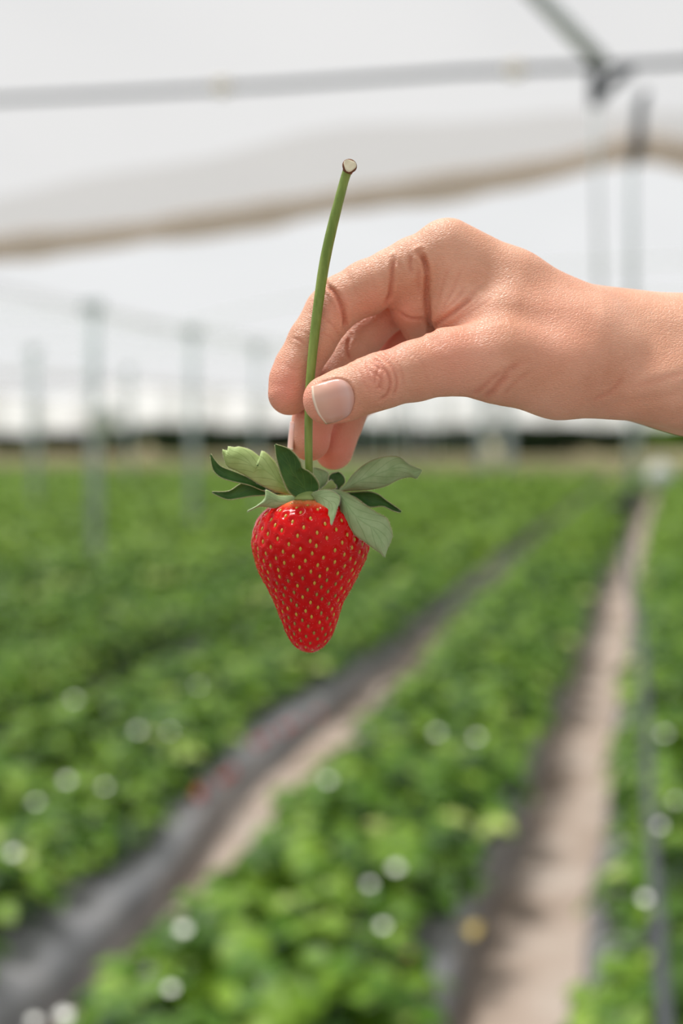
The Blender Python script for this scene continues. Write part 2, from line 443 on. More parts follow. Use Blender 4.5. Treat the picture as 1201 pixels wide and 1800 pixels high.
# drop line, hook, valve and hose
def hanging(name, label, x_top, y_top, x_bot, y_bot, r, m):
    o = tube(name, [at_y(x_top, y_top, YB+.05), at_y(x_bot, y_bot, YB+.05)], r, m); return tag(o, label, 'cord')
hanging('cord', 'thin pale cord hanging from the crossbar joint behind the wrist', 1046, 180, 1056, 560, .008, M_galv)
drop = empty('drop_line', at_y(1122, 170, YB)); tag(drop, 'hanging watering line with black hook above the wrist and black valve below it', 'hose')
tube('hook', [at_y(1138, 160, YB), at_y(1127, 178, YB), at_y(1124, 215, YB), at_y(1122, 262, YB), at_y(1110, 300, YB)], [.012, .02, .018, .026, .008], M_darkm, drop)
tube('riser', [at_y(1110, 295, YB), at_y(1112, 500, YB), at_y(1110, 870, YB)], .013, M_galv, drop)
vp = at_y(1110, 880, YB)
bevel(mesh_obj('valve', *box_arrays(vp, (.055, .05, .085)), M_black, drop), .012)
tube('valve_handle', [vp, at_y(1072, 893, YB)], [.018, .026], M_black, drop)
hpts = [at_y(1110, 893, YB), at_y(1104, 950, YB), at_y(1112, 1040, YB*.93), at_y(1126, 1130, YB*.86), at_y(1134, 1240, YB*.78), at_y(1139, 1350, YB*.7), at_y(1146, 1480, YB*.61), at_y(1157, 1620, YB*.52), at_y(1170, 1800, YB*.43), at_y(1190, 1990, YB*.36)]
hc = catmull([tuple(p) for p in hpts], 50)
tube('hose', [Vector(p) for p in hc], [.0125+.002*i/50 for i in range(50)], M_hose, drop)

# posts
GX = at_z(170, 1035, 0).x
print('gutter X', GX, at_z(170, 1035, 0).y, at_z(338, 975, 0))
def post(x, y, h, r, label):
    e = empty('support_post', (x, y, 0)); tag(e, label, 'post', 'steel posts along the tunnel gutters')
    tube('pole', [Vector((x, y, 0)), Vector((x, y, h))], r, M_galv, e)
    bevel(mesh_obj('collar', *box_arrays((x, y, h-.05), (.16, .16, .1)), M_galv, e), .01)
p0 = at_z(168, 1035, 0); p1 = at_z(340, 975, 0)
post(p0.x, p0.y, 2.6, .05, 'grey steel post standing in the green rows, nearest at the left')
post(p1.x, p1.y, 2.6, .048, 'grey steel post standing behind and right of the nearest left post')
d = p1-p0
for i in range(1, 9):
    q = p1+d*i
    post(q.x, q.y, 2.6, .04, 'distant grey steel post in the line running back behind the strawberry')
q = at_z(62, 925, 0); post(q.x, q.y, 2.6, .06, 'faint grey post at the left edge, beyond the nearest left post')
q = at_z(228, 880, 0); post(q.x, q.y, 2.6, .05, 'far grey post between the two nearest left posts')
q = at_z(1112, 872, 0); post(q.x, q.y, 2.6, .11, 'grey post just below the wrist, behind the black valve')
q = at_z(870, 838, 0)
fr = empty('metal_frame', (q.x, q.y, 0)); tag(fr, 'pale grey twin-post metal frame standing left of the wrist against the dark trees', 'frame')
for s_ in (-.36, .36): bevel(mesh_obj('upright', *box_arrays((q.x+s_, q.y, 1.3), (.3, .12, 2.6)), M_galv, fr), .02)
mesh_obj('crosspiece', *box_arrays((q.x, q.y, 2.4), (1.0, .1, .15)), M_galv, fr)
for i, px in enumerate((762, 800, 715, 450)):
    q = at_z(px, 815, 0); post(q.x, q.y, 2.6, .05, 'thin far post against the dark trees left of the wrist' if px > 500 else 'thin far post against the trees left of the fingers')
# hoops
for i in range(1, 12):
    y = HY+3+i*4.2
    for b in (0, -1):
        pts = [Vector((b*11+5.5*math.sin(t), y, 0)) for t in np.linspace(-math.pi/2, math.pi/2, 25)]
        for p in pts: p.z = roofz(min(max(p.x, b*11-5.49), b*11+5.49))-.05
        tag(tube('tunnel_hoop', pts, .013, M_pale, n=8), 'thin steel hoop arching under the far white film', 'hoop', 'tunnel hoops under the far film')
# wrapped film on the left post
c = P(181, 742, proj(p0)[2]-.3)
V, F = tube_arrays([c+Vector((0, 0, t)) for t in (-.16, -.12, -.04, .04, .1, .17)], [.03, .10, .13, .12, .13, .05], 16)
tag(mesh_obj('film_bundle', V, F, M_white), 'white bundle of film tied to the nearest left post at eye height', 'bundle')
# white bundle at the end of the path
q = at_z(1161, 866, 0)
V, F = tube_arrays([q+Vector((0, 0, t)) for t in (0, .05, .2, .35, .5, .6, .66, .74)], [.17, .25, .31, .32, .27, .14, .05, .1], 20)
tag(mesh_obj('sack', V, F, M_white), 'round white tied sack at the far end of the wide bare path', 'sack')

# ---------------------------------------------------------------- trees behind the field
def crown_mesh(seed):
    rnd = random.Random(seed); V = []; F = []; T = []
    lobes = [(Vector((rnd.uniform(-2.2, 2.2), rnd.uniform(-1.0, 1.0), rnd.uniform(.6, 1.9))), rnd.uniform(.9, 1.3)) for _ in range(12)]
    for i in range(3400):
        c, r = rnd.choice(lobes); n_ = Vector((rnd.gauss(0, 1), rnd.gauss(0, 1), rnd.gauss(0, 1))).normalized()
        p = c+n_*r*rnd.uniform(.75, 1.05)
        if p.z < .1: p.z = rnd.uniform(.05, .6)
        leaflet(p, Vector((rnd.gauss(0, 1), rnd.gauss(0, 1), rnd.gauss(0, .6))), n_, .42, .34, V, F, T, rnd.random())
    me = bpy.data.meshes.new('crown'); me.from_pydata(V, [], F); me.materials.append(M_tree)
    a = me.attributes.new('tone', 'FLOAT', 'POINT'); a.data.foreach_set('value', T); return me
crowns = [crown_mesh(s) for s in (1, 2, 3)]
tree_px = [60, 190, 330, 470, 610, 750, 925, 1010]
tl = ['at the left edge', 'behind the nearest left post', 'behind the second left post', 'left of the fingertips',
      'just right of the fingertips', 'left of the metal frame', 'right of the metal frame', 'last of the dark trees, under the wrist']
for i, px in enumerate(tree_px):
    d_ = ray(px, 745); b = C0+d_*((66.5+2*(i % 2))/d_.y); e = empty('tree', (b.x, b.y, 0)); e.rotation_euler = (0, 0, i*1.3); e.scale = (1, 1, 1)
    tag(e, 'dark green bushy tree behind the field, '+tl[i], 'tree')
    c = bpy.data.objects.new('crown', crowns[i % 3]); COL.objects.link(c); c.parent = e
    Vt, Ft = tube_arrays([(0, 0, 0), (0, 0, 2.5)], [.2, .12], 8)
    me = bpy.data.meshes.new('trunk'); me.from_pydata(Vt, [], Ft); me.materials.append(M_bark)
    t = bpy.data.objects.new('trunk', me); COL.objects.link(t); t.parent = e
for i, px in enumerate((1090, 1190)):
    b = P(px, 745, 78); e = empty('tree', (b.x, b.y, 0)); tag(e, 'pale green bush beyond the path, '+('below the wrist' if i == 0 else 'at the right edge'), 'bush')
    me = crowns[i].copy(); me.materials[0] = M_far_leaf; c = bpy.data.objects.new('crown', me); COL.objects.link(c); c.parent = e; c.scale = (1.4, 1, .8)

# ================================================================ the hand
VX = 0.5
lo = np.array([-34., 8., -84.]); hi = np.array([172., 112., 34.])
dims = np.ceil((hi-lo)/VX).astype(int)
def axes(sl): return [lo[i]+VX*np.arange(sl[i].start, sl[i].stop) for i in range(3)]
BIG = 4.0
def capsule(G, a, b, ra, rb, k, sw=1.0):
    """smooth-union a rounded cone into grid G. a,b mm points, radii mm; sw stretches it in depth"""
    m = max(ra, rb)*max(1, sw)+k+BIG
    mn = np.minimum(a, b)-m; mxx = np.maximum(a, b)+m
    i0 = np.clip(((mn-lo)/VX).astype(int), 0, dims); i1 = np.clip(((mxx-lo)/VX).astype(int)+1, 0, dims)
    if (i1 <= i0).any(): return
    sl = tuple(slice(i0[i], i1[i]) for i in range(3)); X, Y, Z = axes(sl)
    X = X[:, None, None].astype(np.float32); Y = Y[None, :, None].astype(np.float32); Z = Z[None, None, :].astype(np.float32)
    A = np.array([a[0], a[1], a[2]/sw], np.float32); Bv = np.array([b[0], b[1], b[2]/sw], np.float32); d_ = Bv-A; L2 = max(float(d_@d_), 1e-6)
    px_, py_, pz_ = X-A[0], Y-A[1], Z/np.float32(sw)-A[2]
    t = np.clip((px_*d_[0]+py_*d_[1]+pz_*d_[2])/L2, 0, 1)
    dist = np.sqrt((px_-t*d_[0])**2+(py_-t*d_[1])**2+(pz_-t*d_[2])**2)-(ra+(rb-ra)*t)
    g = G[sl]
    if k > 0:
        h = np.clip(.5+.5*(g-dist)/k, 0, 1); G[sl] = g*(1-h)+dist*h-k*h*(1-h)
    else: G[sl] = np.minimum(g, dist)
def newG(): return np.full(tuple(dims), 30., np.float32)
def chain(G, pts, k, sw=1.0):
    for (x1, y1, w1, r1), (x2, y2, w2, r2) in zip(pts[:-1], pts[1:]):
        capsule(G, mmw(x1, y1, w1), mmw(x2, y2, w2), r1*(500+w1)/2500, r2*(500+w2)/2500, k, sw)
def smin(a, b, k):
    h = np.clip(.5+.5*(b-a)/k, 0, 1); return b*(1-h)+a*h-k*h*(1-h)
body = newG()
chain(body, [(788,437,11,53), (900,505,12,63), (1015,572,16,72)], 5)
chain(body, [(772,440,30,48), (1015,572,32,68)], 6)
chain(body, [(765,458,47,44), (1015,582,48,64)], 6)
chain(body, [(768,482,61,40), (1015,600,60,58)], 6)
chain(body, [(1000,600,28,88), (1100,622,27,102), (1210,641,27,113), (1420,690,28,132)], 9, 1.15)
chain(body, [(800,492,10,47), (803,552,8,40), (860,575,6,58)], 5)
chain(body, [(820,560,36,52), (940,610,36,80)], 8)
chain(body, [(1110,668,4,70), (1220,690,8,66)], 8)
chain(body, [(900,566,4,64), (1030,604,6,82)], 8)
thumb = newG()
chain(thumb, [(1060,648,8,88), (985,648,2,87), (880,631,-2,77), (790,636,-6,57), (730,652,-9,51), (672,669,-10.5,47), (645,678,-11,47)], 3)
chain(thumb, [(645,678,-11,46), (605,694,-11,45.5), (576,703,-11,43.5)], 2, .9)
F1 = newG()
chain(F1, [(772,449,12,52), (725,466,12,47), (690,481,12,43), (645,506,12,47), (602,528,11.5,44), (580,548,11.5,43)], 2.0)
chain(F1, [(580,548,11.5,43), (548,600,10.5,41), (523,645,10.5,40)], 1.6)
chain(F1, [(523,645,10.5,39), (513,668,10,38.5), (509,692,9.5,38)], 1.6)
chain(F1, [(722,480,13,44), (729,540,18,40), (738,572,24,34)], 3)
F2 = newG()
chain(F2, [(765,510,31,44), (690,541,30,36), (640,586,28,37), (622,612,27,37)], 2)
chain(F2, [(622,612,27,36), (578,680,22,36), (550,738,20,36)], 1.2)
chain(F2, [(550,738,20,36), (545,775,17.5,35.5)], 1.2)
F3 = newG()
chain(F3, [(765,545,47,40), (690,598,46,37), (645,655,42,35)], 2)
chain(F3, [(645,655,42,34), (603,745,34,34)], 1.2); chain(F3, [(603,745,34,34), (587,792,31,34)], 1.2)
F4 = newG()
chain(F4, [(770,575,60,35), (705,636,59,31), (665,690,56,28)], 2)
chain(F4, [(665,690,56,28), (625,712,51,27), (599,722,47,26.5)], 1.2)
fing = smin(smin(F1, F2, .6), smin(F3, F4, .6), .6)
H = smin(body, fing, 3.2); del body, fing
H = smin(H, thumb, 3.5)
# the thumb's pad must not merge with the fingers it presses on: separate with a hard union near the tips
tipmask = np.clip((mmw(690, 600, 0)[0]-(lo[0]+VX*np.arange(dims[0])))/4, 0, 1)[:, None, None].astype(np.float32)
hard = np.minimum(np.minimum(np.minimum(F1, F2), np.minimum(F3, F4)), thumb)
H = H*(1-tipmask)+smin(hard, H+1.5, .2)*tipmask
del F1, F2, F3, F4, thumb, hard
grid = openvdb.FloatGrid(BIG); grid.copyFromArray(np.clip(H, -BIG, BIG))
pts, quads = grid.convertToQuads(0.0)
HV = np.asarray(pts, float)*VX+lo; HQ = np.asarray(quads).astype(np.int64)
del H, grid
# normals
def vnormals(V, Q):
    a = V[Q[:, 2]]-V[Q[:, 0]]; b = V[Q[:, 3]]-V[Q[:, 1]]; fn = np.cross(a, b); vn = np.zeros_like(V)
    for i in range(4): np.add.at(vn, Q[:, i], fn)
    return vn/np.maximum(np.linalg.norm(vn, axis=1, keepdims=True), 1e-9)
def laplace(V, Q, it, lam=.5):
    n = len(V); E = np.vstack([Q[:, [i, (i+1) % 4]] for i in range(4)]); E = np.vstack([E, E[:, ::-1]])
    deg = np.bincount(E[:, 0], minlength=n)[:, None]
    for _ in range(it):
        S = np.stack([np.bincount(E[:, 0], weights=V[E[:, 1], c], minlength=n) for c in range(3)], 1)/deg
        V = V+lam*(S-V)
    return V
VN = vnormals(HV, HQ)
ctr = HV.mean(0)
if ((HV-ctr)*VN).sum() < 0: HQ = HQ[:, ::-1]; VN = -VN
HV = laplace(HV, HQ, 4); VN = vnormals(HV, HQ)
def pxof(V):
    D = 500-V[:, 2]
    return V[:, 0]/D*2500+600.5, 900-V[:, 1]/D*2500, -V[:, 2]
def polydist(x, y, pl):
    best = np.full(len(x), 1e9)
    for (x1, y1), (x2, y2) in zip(pl[:-1], pl[1:]):
        dx, dy = x2-x1, y2-y1; t = np.clip(((x-x1)*dx+(y-y1)*dy)/(dx*dx+dy*dy), 0, 1)
        # fade near free ends handled by caller
        best = np.minimum(best, np.hypot(x-x1-t*dx, y-y1-t*dy))
    return best
creases = [  # polyline px, depth mm, width px, max depth w
    ([(573,500),(588,514),(600,536),(606,558),(607,578)], 1.15, 3.6, 14),
    ([(592,508),(604,524),(611,545)], .2, 2.5, 14),
    ([(693,455),(690,475),(689,495),(686,518),(680,534)], .85, 3.6, 14),
    ([(697,458),(704,470)], .3, 3, 14),
    ([(741,443),(749,465),(751,490),(750,520),(753,550),(758,580)], 1.0, 4.2, 22),
    ([(735,446),(744,455),(750,476)], .8, 4, 14),
    ([(724,446),(721,465),(724,482)], .45, 3.5, 14),
    ([(737,470),(735,495),(738,515)], .3, 4, 14),
    ([(700,548),(722,560),(750,560)], .4, 3, 30),
    ([(514,594),(528,599),(541,609)], .28, 2.2, 20), ([(524,580),(540,586),(549,590)], .15, 2, 20),
    ([(570,560),(585,572),(597,590)], .2, 2, 20), ([(566,585),(580,592),(590,604)], .18, 2, 20),
    ([(638,634),(635,652),(641,672),(650,690)], .16, 2.6, 5), ([(649,630),(645,640),(650,662),(652,672)], .25, 2.2, 5),
    ([(654,628),(668,640),(682,658),(686,675),(680,693),(668,703)], .5, 2.6, 5), ([(664,622),(682,636),(694,655),(698,675),(692,694)], .38, 2.6, 5),
    ([(676,618),(694,632),(706,652),(709,672)], .2, 2.6, 5),
    ([(656,640),(666,648),(662,658),(671,666),(667,678),(674,686)], .42, 2.2, 5), ([(650,650),(660,664),(657,676)], .35, 2, 5), ([(662,646),(674,652),(672,662)], .35, 2, 5), ([(658,684),(668,680),(676,672)], .3, 2, 5),
    ([(832,520),(815,535),(795,550),(772,566),(757,582)], .7, 4.5, 20), ([(818,508),(800,530),(783,545),(768,560)], .25, 3, 20), ([(845,525),(820,545),(800,556)], .2, 3, 20),
    ([(803,500),(788,524),(776,548)], .22, 3, 20), ([(846,500),(826,520),(812,530)], .18, 3, 20),
    ([(898,655),(880,670),(862,690),(846,700)], .55, 6, 20), ([(920,636),(895,650),(878,668)], .35, 6, 20), ([(882,652),(862,668),(842,686),(826,692)], .35, 5, 20), ([(930,655),(905,672),(885,695)], .22, 4, 20),
    ([(1215,605),(1150,632),(1090,668),(1040,700),(1003,730)], 1.0, 26, 40), ([(1215,690),(1140,700),(1070,716),(1040,725)], .4, 10, 40),  # wide wrist valley carved in to imitate the edge of the shade
    ([(1100,660),(1075,690),(1040,708)], .3, 5, 40), ([(1210,655),(1160,668),(1110,680)], .2, 7, 40),
    ([(790,470),(778,500),(770,530)], .16, 3, 20), ([(812,470),(800,500),(786,528)], .14, 3, 20), ([(690,640),(705,660),(712,680)], .12, 3, 5), ([(725,620),(745,645),(752,672)], .1, 3, 5),
    ([(610,480),(622,500),(628,525)], .1, 3, 14), ([(640,462),(655,490),(660,520)], .1, 3, 14), ([(500,640),(515,650),(535,648)], .1, 3, 14),
    ([(868,520),(835,545),(800,562)], .16, 3, 20), ([(890,560),(850,570),(810,582)], .1, 3.5, 20), ([(617,590),(611,605),(613,625),(620,632)], .6, 3.2, 34), ([(607,600),(600,612),(606,628)], .15, 2.5, 34),
]
px_, py_, w_ = pxof(HV); disp = np.zeros(len(HV)); facing = np.clip(VN[:, 2]*2+.4, 0, 1); cr = np.zeros(len(HV))
for pl, dep, wd, wmax in creases:
    pl = [tuple(q) for q in catmull([(a, b, 0) for a, b in pl], 4*len(pl))[:, :2]] if len(pl) > 2 else pl
    dd = polydist(px_, py_, pl); 
    e0 = np.hypot(px_-pl[0][0], py_-pl[0][1]); e1 = np.hypot(px_-pl[-1][0], py_-pl[-1][1])
    fade = np.clip(np.minimum(e0, e1)/(wd*2.5), .25, 1)
    msk = facing*(w_ < wmax)*fade
    g = np.exp(-(dd/wd)**2); disp -= dep*g*msk; disp += .32*dep*np.exp(-((dd-2.2*wd)/(1.2*wd))**2)*msk
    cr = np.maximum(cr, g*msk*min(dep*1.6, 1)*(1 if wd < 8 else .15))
# bulges: knuckle, thenar, tendon
for (bx, by, br, amp, wmax) in [(668,662,30,.35,5), (780,430,45,.3,30), (905,690,45,.4,20), (720,500,22,.3,14), (1150,715,45,.5,40)]:
    disp += amp*np.exp(-((px_-bx)**2+(py_-by)**2)/br**2)*facing*(w_ < wmax)
# nail bed recess around the thumb nail
nail_top = [(548,680),(570,672),(594,667),(610,671)]; nail_bot = [(573,745),(590,741),(607,734),(617,725)]
nail_free = [(548,680),(550,702),(559,727),(573,745)]; nail_cut = [(610,671),(620,684),(623,704),(617,725)]
loop = nail_top+nail_cut[1:]
dn = polydist(px_, py_, nail_top[1:]+nail_cut[1:]+nail_bot[::-1][1:3]); msk = facing*(w_ < 0)
disp -= .35*np.exp(-(dn/2.6)**2)*msk; disp += .28*np.exp(-((dn-5.5)/3.5)**2)*msk*(1-((px_ > 555)*(px_ < 618)*(py_ > 672)*(py_ < 736)))
HV = HV+VN*disp[:, None]; HV = laplace(HV, HQ, 1, .35)
# skin redness (knuckles, fingertips, web), plus painted glow of light through the gap's fingers
red = np.zeros(len(HV))
for (bx, by, br, amp) in [(510,690,55,.8), (575,780,60,.9), (600,790,40,.9), (560,700,35,.45), (665,660,38,.5), (800,610,80,.4), (590,540,35,.45), (700,560,45,.6), (690,600,30,.8), (650,540,40,.35), (980,570,90,.25)]:
    red = np.maximum(red, amp*np.exp(-((px_-bx)**2+(py_-by)**2)/br**2))
red = np.maximum(red, np.where(w_ > 36, .95, 0)*(px_ < 760)); red = np.clip(red+cr*.35, 0, 1)  # back fingers tinted red, painting light that shines through flesh

M_skin = mat('skin', (.7, .42, .3), .48, .4, Subsurface_Weight=.22, Subsurface_Scale=.0035, Subsurface_Radius=(1.0, .32, .18))
at = N(M_skin, 'ShaderNodeAttribute'); at.attribute_name = 'redness'
nz = noise(M_skin, 55, 4); tone = ramp(M_skin, nz.outputs[0], [(.35, (.58, .29, .18)), (.65, (.67, .365, .245))])
colr = mixc(M_skin, at.outputs['Fac'], tone.outputs[0], (.76, .275, .19))
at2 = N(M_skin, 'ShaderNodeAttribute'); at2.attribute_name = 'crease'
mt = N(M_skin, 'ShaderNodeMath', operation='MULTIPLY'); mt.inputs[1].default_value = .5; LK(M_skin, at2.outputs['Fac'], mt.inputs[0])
colr = mixc(M_skin, mt.outputs[0], colr, (.36, .10, .045))  # creases darkened: their shade painted into the skin colour
LK(M_skin, colr, BS(M_skin).inputs['Base Color'])
tc = N(M_skin, 'ShaderNodeTexCoord'); mp = N(M_skin, 'ShaderNodeMapping'); mp.inputs['Rotation'].default_value = (0, math.radians(25), 0); mp.inputs['Scale'].default_value = (620, 620, 1500)
LK(M_skin, tc.outputs['Object'], mp.inputs[0]); wn = noise(M_skin, 60, 2)
vo = N(M_skin, 'ShaderNodeTexVoronoi', feature='DISTANCE_TO_EDGE'); vo.inputs['Scale'].default_value = 1; LK(M_skin, mp.outputs[0], vo.inputs['Vector'])
mr = N(M_skin, 'ShaderNodeMapRange'); mr.inputs[2].default_value = .22; LK(M_skin, vo.outputs['Distance'], mr.inputs[0])
b1 = bump(M_skin, mr.outputs[0], .55, .00022)
nf = noise(M_skin, 260, 4, stretch=(1, 1, 2.2)); b2 = bump(M_skin, nf.outputs[0], .3, .0006, b1)
LK(M_skin, b2.outputs[0], BS(M_skin).inputs['Normal'])
HW = mm_world(HV)
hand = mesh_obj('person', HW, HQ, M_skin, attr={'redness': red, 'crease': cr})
tag(hand, "person's bare hand and wrist reaching in from the right, pinching the strawberry stem", 'person')
print('hand verts', len(HV))
bvh = BVHTree.FromPolygons([Vector(v) for v in HV], [tuple(int(i) for i in q) for q in HQ])
def hit(px, py):
    d = Vector(mmw(px, py, 0)-np.array([0, 0, 500])); d.normalize()
    loc, nrm, _, _ = bvh.ray_cast(Vector((0, 0, 500)), d)
    return loc, nrm
M_nail = mat('nail', (.80, .52, .42), .22, .6, Subsurface_Weight=.2, Subsurface_Scale=.002, Subsurface_Radius=(1, .4, .3))
an = N(M_nail, 'ShaderNodeAttribute'); an.attribute_name = 'along'
rn = ramp(M_nail, an.outputs['Fac'], [(0, (.66, .50, .38)), (.04, (.78, .65, .52)), (.07, (.60, .36, .27)), (.6, (.60, .32, .25)), (.85, (.60, .37, .32)), (1, (.54, .27, .2))])
LK(M_nail, rn.outputs[0], BS(M_nail).inputs['Base Color'])
def coons(top, bot, left, right, nu=26, nv=26):
    T_, B_, L_, R_ = [catmull([(a, b, 0) for a, b in c], n)[:, :2] for c, n in ((top, nu), (bot, nu), (left, nv), (right, nv))]
    out = np.zeros((nu, nv, 2))
    for i in range(nu):
        for j in range(nv):
            u = i/(nu-1); v = j/(nv-1)
            out[i, j] = (1-v)*T_[i]+v*B_[i]+(1-u)*L_[j]+u*R_[j]-((1-u)*(1-v)*T_[0]+u*(1-v)*T_[-1]+(1-u)*v*B_[0]+u*v*B_[-1])
    return out
g = coons(nail_top, nail_bot, nail_free, nail_cut); nu, nv = g.shape[:2]; NV = []; al = []
for i in range(nu):
    for j in range(nv):
        loc, nrm = hit(*g[i, j])
        u, v = i/(nu-1), j/(nv-1)
        e = min(v, 1-v); off = .55*min(1, e*5+.05)*min(1, (1-u)*6+.05) if True else 0
        off = max(off, -.05)
        if loc is None: loc, nrm = hit(g[i, j][0]+2, g[i, j][1]-3)
        NV.append(tuple(loc+Vector((0, 0, 1))*off+nrm*.05)); al.append(u)
NF = [(i*nv+j, i*nv+j+1, (i+1)*nv+j+1, (i+1)*nv+j) for i in range(nu-1) for j in range(nv-1)]
na = np.array(NV); zz = na[:, 2].reshape(nu, nv)
for _ in range(6): zz[1:-1, 1:-1] = .25*(zz[2:, 1:-1]+zz[:-2, 1:-1]+zz[1:-1, 2:]+zz[1:-1, :-2])
nail = mesh_obj('nail', mm_world(na), NF, M_nail, parent=hand, attr={'along': al}); sm = nail.modifiers.new('thickness', 'SOLIDIFY'); sm.thickness = .0004; sm.offset = 0
nail['label'] = 'short pale pink thumbnail'
# middle fingertip's nail, seen edge-on at the left of the fingertip
NV = []; al = []
for i in range(16):
    for j in range(12):
        u = i/15; v = j/11
        py = 792-u*50; ang = math.radians(138+v*60)       # around the finger axis, from front-left to back
        cx = 545+(776-py)*.13; cw = 17.5+(776-py)*.075; rr = 38.4*(1-.05*(1-u)**2)
        r_mm = rr*.207
        q = mmw(cx, py, cw); q = q+np.array([math.cos(ang)*r_mm, 0, -math.sin(ang+math.pi)*r_mm*.9]); NV.append(q); al.append(u)
NF = [(i*12+j, i*12+j+1, (i+1)*12+j+1, (i+1)*12+j) for i in range(15) for j in range(11)]
n2_ = mesh_obj('nail', mm_world(np.array(NV)), NF, M_nail, parent=hand, attr={'along': al}); sm = n2_.modifiers.new('thickness', 'SOLIDIFY'); sm.thickness = .0005; sm.offset = 0

# ================================================================ the strawberry
berry = empty('strawberry', Vector(mm_world(mmw(545, 1148, 9)))); tag(berry, 'ripe red strawberry with green calyx held up by its long stem in the hand', 'strawberry')
prf = [(874,541,546),(876,525,561),(880,503,588),(886,485,608),(895,469,626),(908,456,637),(925,447.5,645),(945,443,649),(962,443,649),(980,447.5,644),(1000,453,635),(1020,463,625),(1040,473.5,614),(1055,481,605.5),(1070,487,599.5),(1085,493,595),(1100,498.5,590.5),(1113,504,585.5),(1125,510,579),(1135,518,571),(1142,527,562),(1146,536,554),(1147.5,544,548)]
arr = np.array([(y, (l+r)/2, (r-l)/2) for y, l, r in prf], float)
NRg, NA = 280, 380
# arc-length resample of (y, centre, half-width)
sm_ = catmull(arr[:, [0, 2, 1]], 400)
s_len = np.r_[0, np.cumsum(np.hypot(np.diff(sm_[:, 0]), np.diff(sm_[:, 1])))]; tt = np.linspace(0, s_len[-1], NRg)
RY = np.interp(tt, s_len, sm_[:, 0]); RR = np.maximum(np.interp(tt, s_len, sm_[:, 1]), .15); RC = np.interp(tt, s_len, sm_[:, 2])
BW = 9.0
ang = np.linspace(0, 2*np.pi, NA, endpoint=False)
def fpoint(y, c, r, a):
    # lobed slightly, a bit shallower in depth than in width
    lob = 1+.018*np.cos(3*a+.7)*np.clip(1-(y-880)/200, 0, 1)
    lx = np.cos(a); lz = np.sin(a)
    X = ((c-600.5)+r*lx)/5*(1+BW/500); Y = (900-y)/5*(1+BW/500)+0*a; Z = -BW+r*lob*lz/5*.94
    return np.stack([X, Y, Z], -1)
FV = fpoint(RY[:, None], RC[:, None], RR[:, None], ang[None, :]).reshape(-1, 3)
idx = np.arange(NRg*NA).reshape(NRg, NA); nx_ = np.roll(idx, -1, 1)
FQ = np.stack([idx[:-1], nx_[:-1], nx_[1:], idx[1:]], -1).reshape(-1, 4)
FN = vnormals(FV, FQ)
if ((FV-FV.mean(0))*FN).sum() < 0: FQ = FQ[:, ::-1]; FN = -FN
# seeds: spiral spread evenly with tighter packing to the tip
area = np.cumsum(RR*(1+1.3*np.clip((RY-900)/240, 0, 1))*np.gradient(tt)); area /= area[-1]
NS = 390; seeds = []
for i in range(NS):
    q = .012+.982*(i+.5)/NS; y = float(np.interp(q, area, RY)); c = float(np.interp(q, area, RC)); r = float(np.interp(q, area, RR)); s = float(np.interp(q, area, tt))
    a = (i*2.399963+random.gauss(0, .03)) % (2*math.pi); seeds.append((s, a, y, c, r))
disp = np.zeros((NRg, NA)); pit = np.zeros((NRg, NA))
dirs = []
for (s, a, y, c, r) in seeds:
    ds = (tt-s)[:, None]/5; da = (ang[None, :]-a+np.pi) % (2*np.pi)-np.pi; dl = da*RR[:, None]/5
    near = np.where(np.abs(ds[:, 0]) < 3.2)[0]
    if len(near) == 0: continue
    sl = slice(near[0], near[-1]+1)
    dd = np.sqrt((ds[sl]*.8)**2+dl[sl]**2)
    size = .55+.45*min(1, r/60)
    disp[sl] -= .56*size*np.exp(-(dd/(.85*size))**2); disp[sl] += .12*size*np.exp(-((dd-1.7*size)/(.7*size))**2)
    pit[sl] = np.maximum(pit[sl], np.exp(-(dd/(.9*size))**2))
FVd = FV+FN*disp.reshape(-1)[:, None]
top = np.clip((895-RY)/16, 0, 1)[:, None]*np.ones((1, NA))
M_fruit = mat('strawberry_flesh', (.6, .02, .02), .2, .1, Subsurface_Weight=.06, Subsurface_Scale=.0015, Subsurface_Radius=(1, .2, .1), Coat_Weight=.14, Coat_Roughness=.16)
at = N(M_fruit, 'ShaderNodeAttribute'); at.attribute_name = 'top'; nz = noise(M_fruit, 45, 3)
c0 = ramp(M_fruit, nz.outputs[0], [(.35, (.44, .001, .002)), (.65, (.58, .004, .004))])
mth = N(M_fruit, 'ShaderNodeMath', operation='POWER'); mth.inputs[1].default_value = 1.3; LK(M_fruit, at.outputs['Fac'], mth.inputs[0])
LK(M_fruit, mixc(M_fruit, mth.outputs[0], c0.outputs[0], (.85, .30, .10)), BS(M_fruit).inputs['Base Color'])
nf = noise(M_fruit, 900, 2); LK(M_fruit, bump(M_fruit, nf.outputs[0], .12, .0003).outputs[0], BS(M_fruit).inputs['Normal'])
fruit = mesh_obj('fruit', mm_world(FVd), FQ, M_fruit, parent=berry, attr={'top': top.ravel()})
M_seed = mat('seed_yellow_green', (.46, .30, .035), .4, .5); M_seed2 = mat('seed_olive', (.27, .19, .03), .4, .5)
def seed_pos(s, a, y, c, r):
    i = int(np.clip(np.searchsorted(tt, s), 1, NRg-2)); j = int(round(a/(2*np.pi)*NA)) % NA
    return FVd[i*NA+j], FN[i*NA+j], (FV[(i+1)*NA+j]-FV[(i-1)*NA+j])
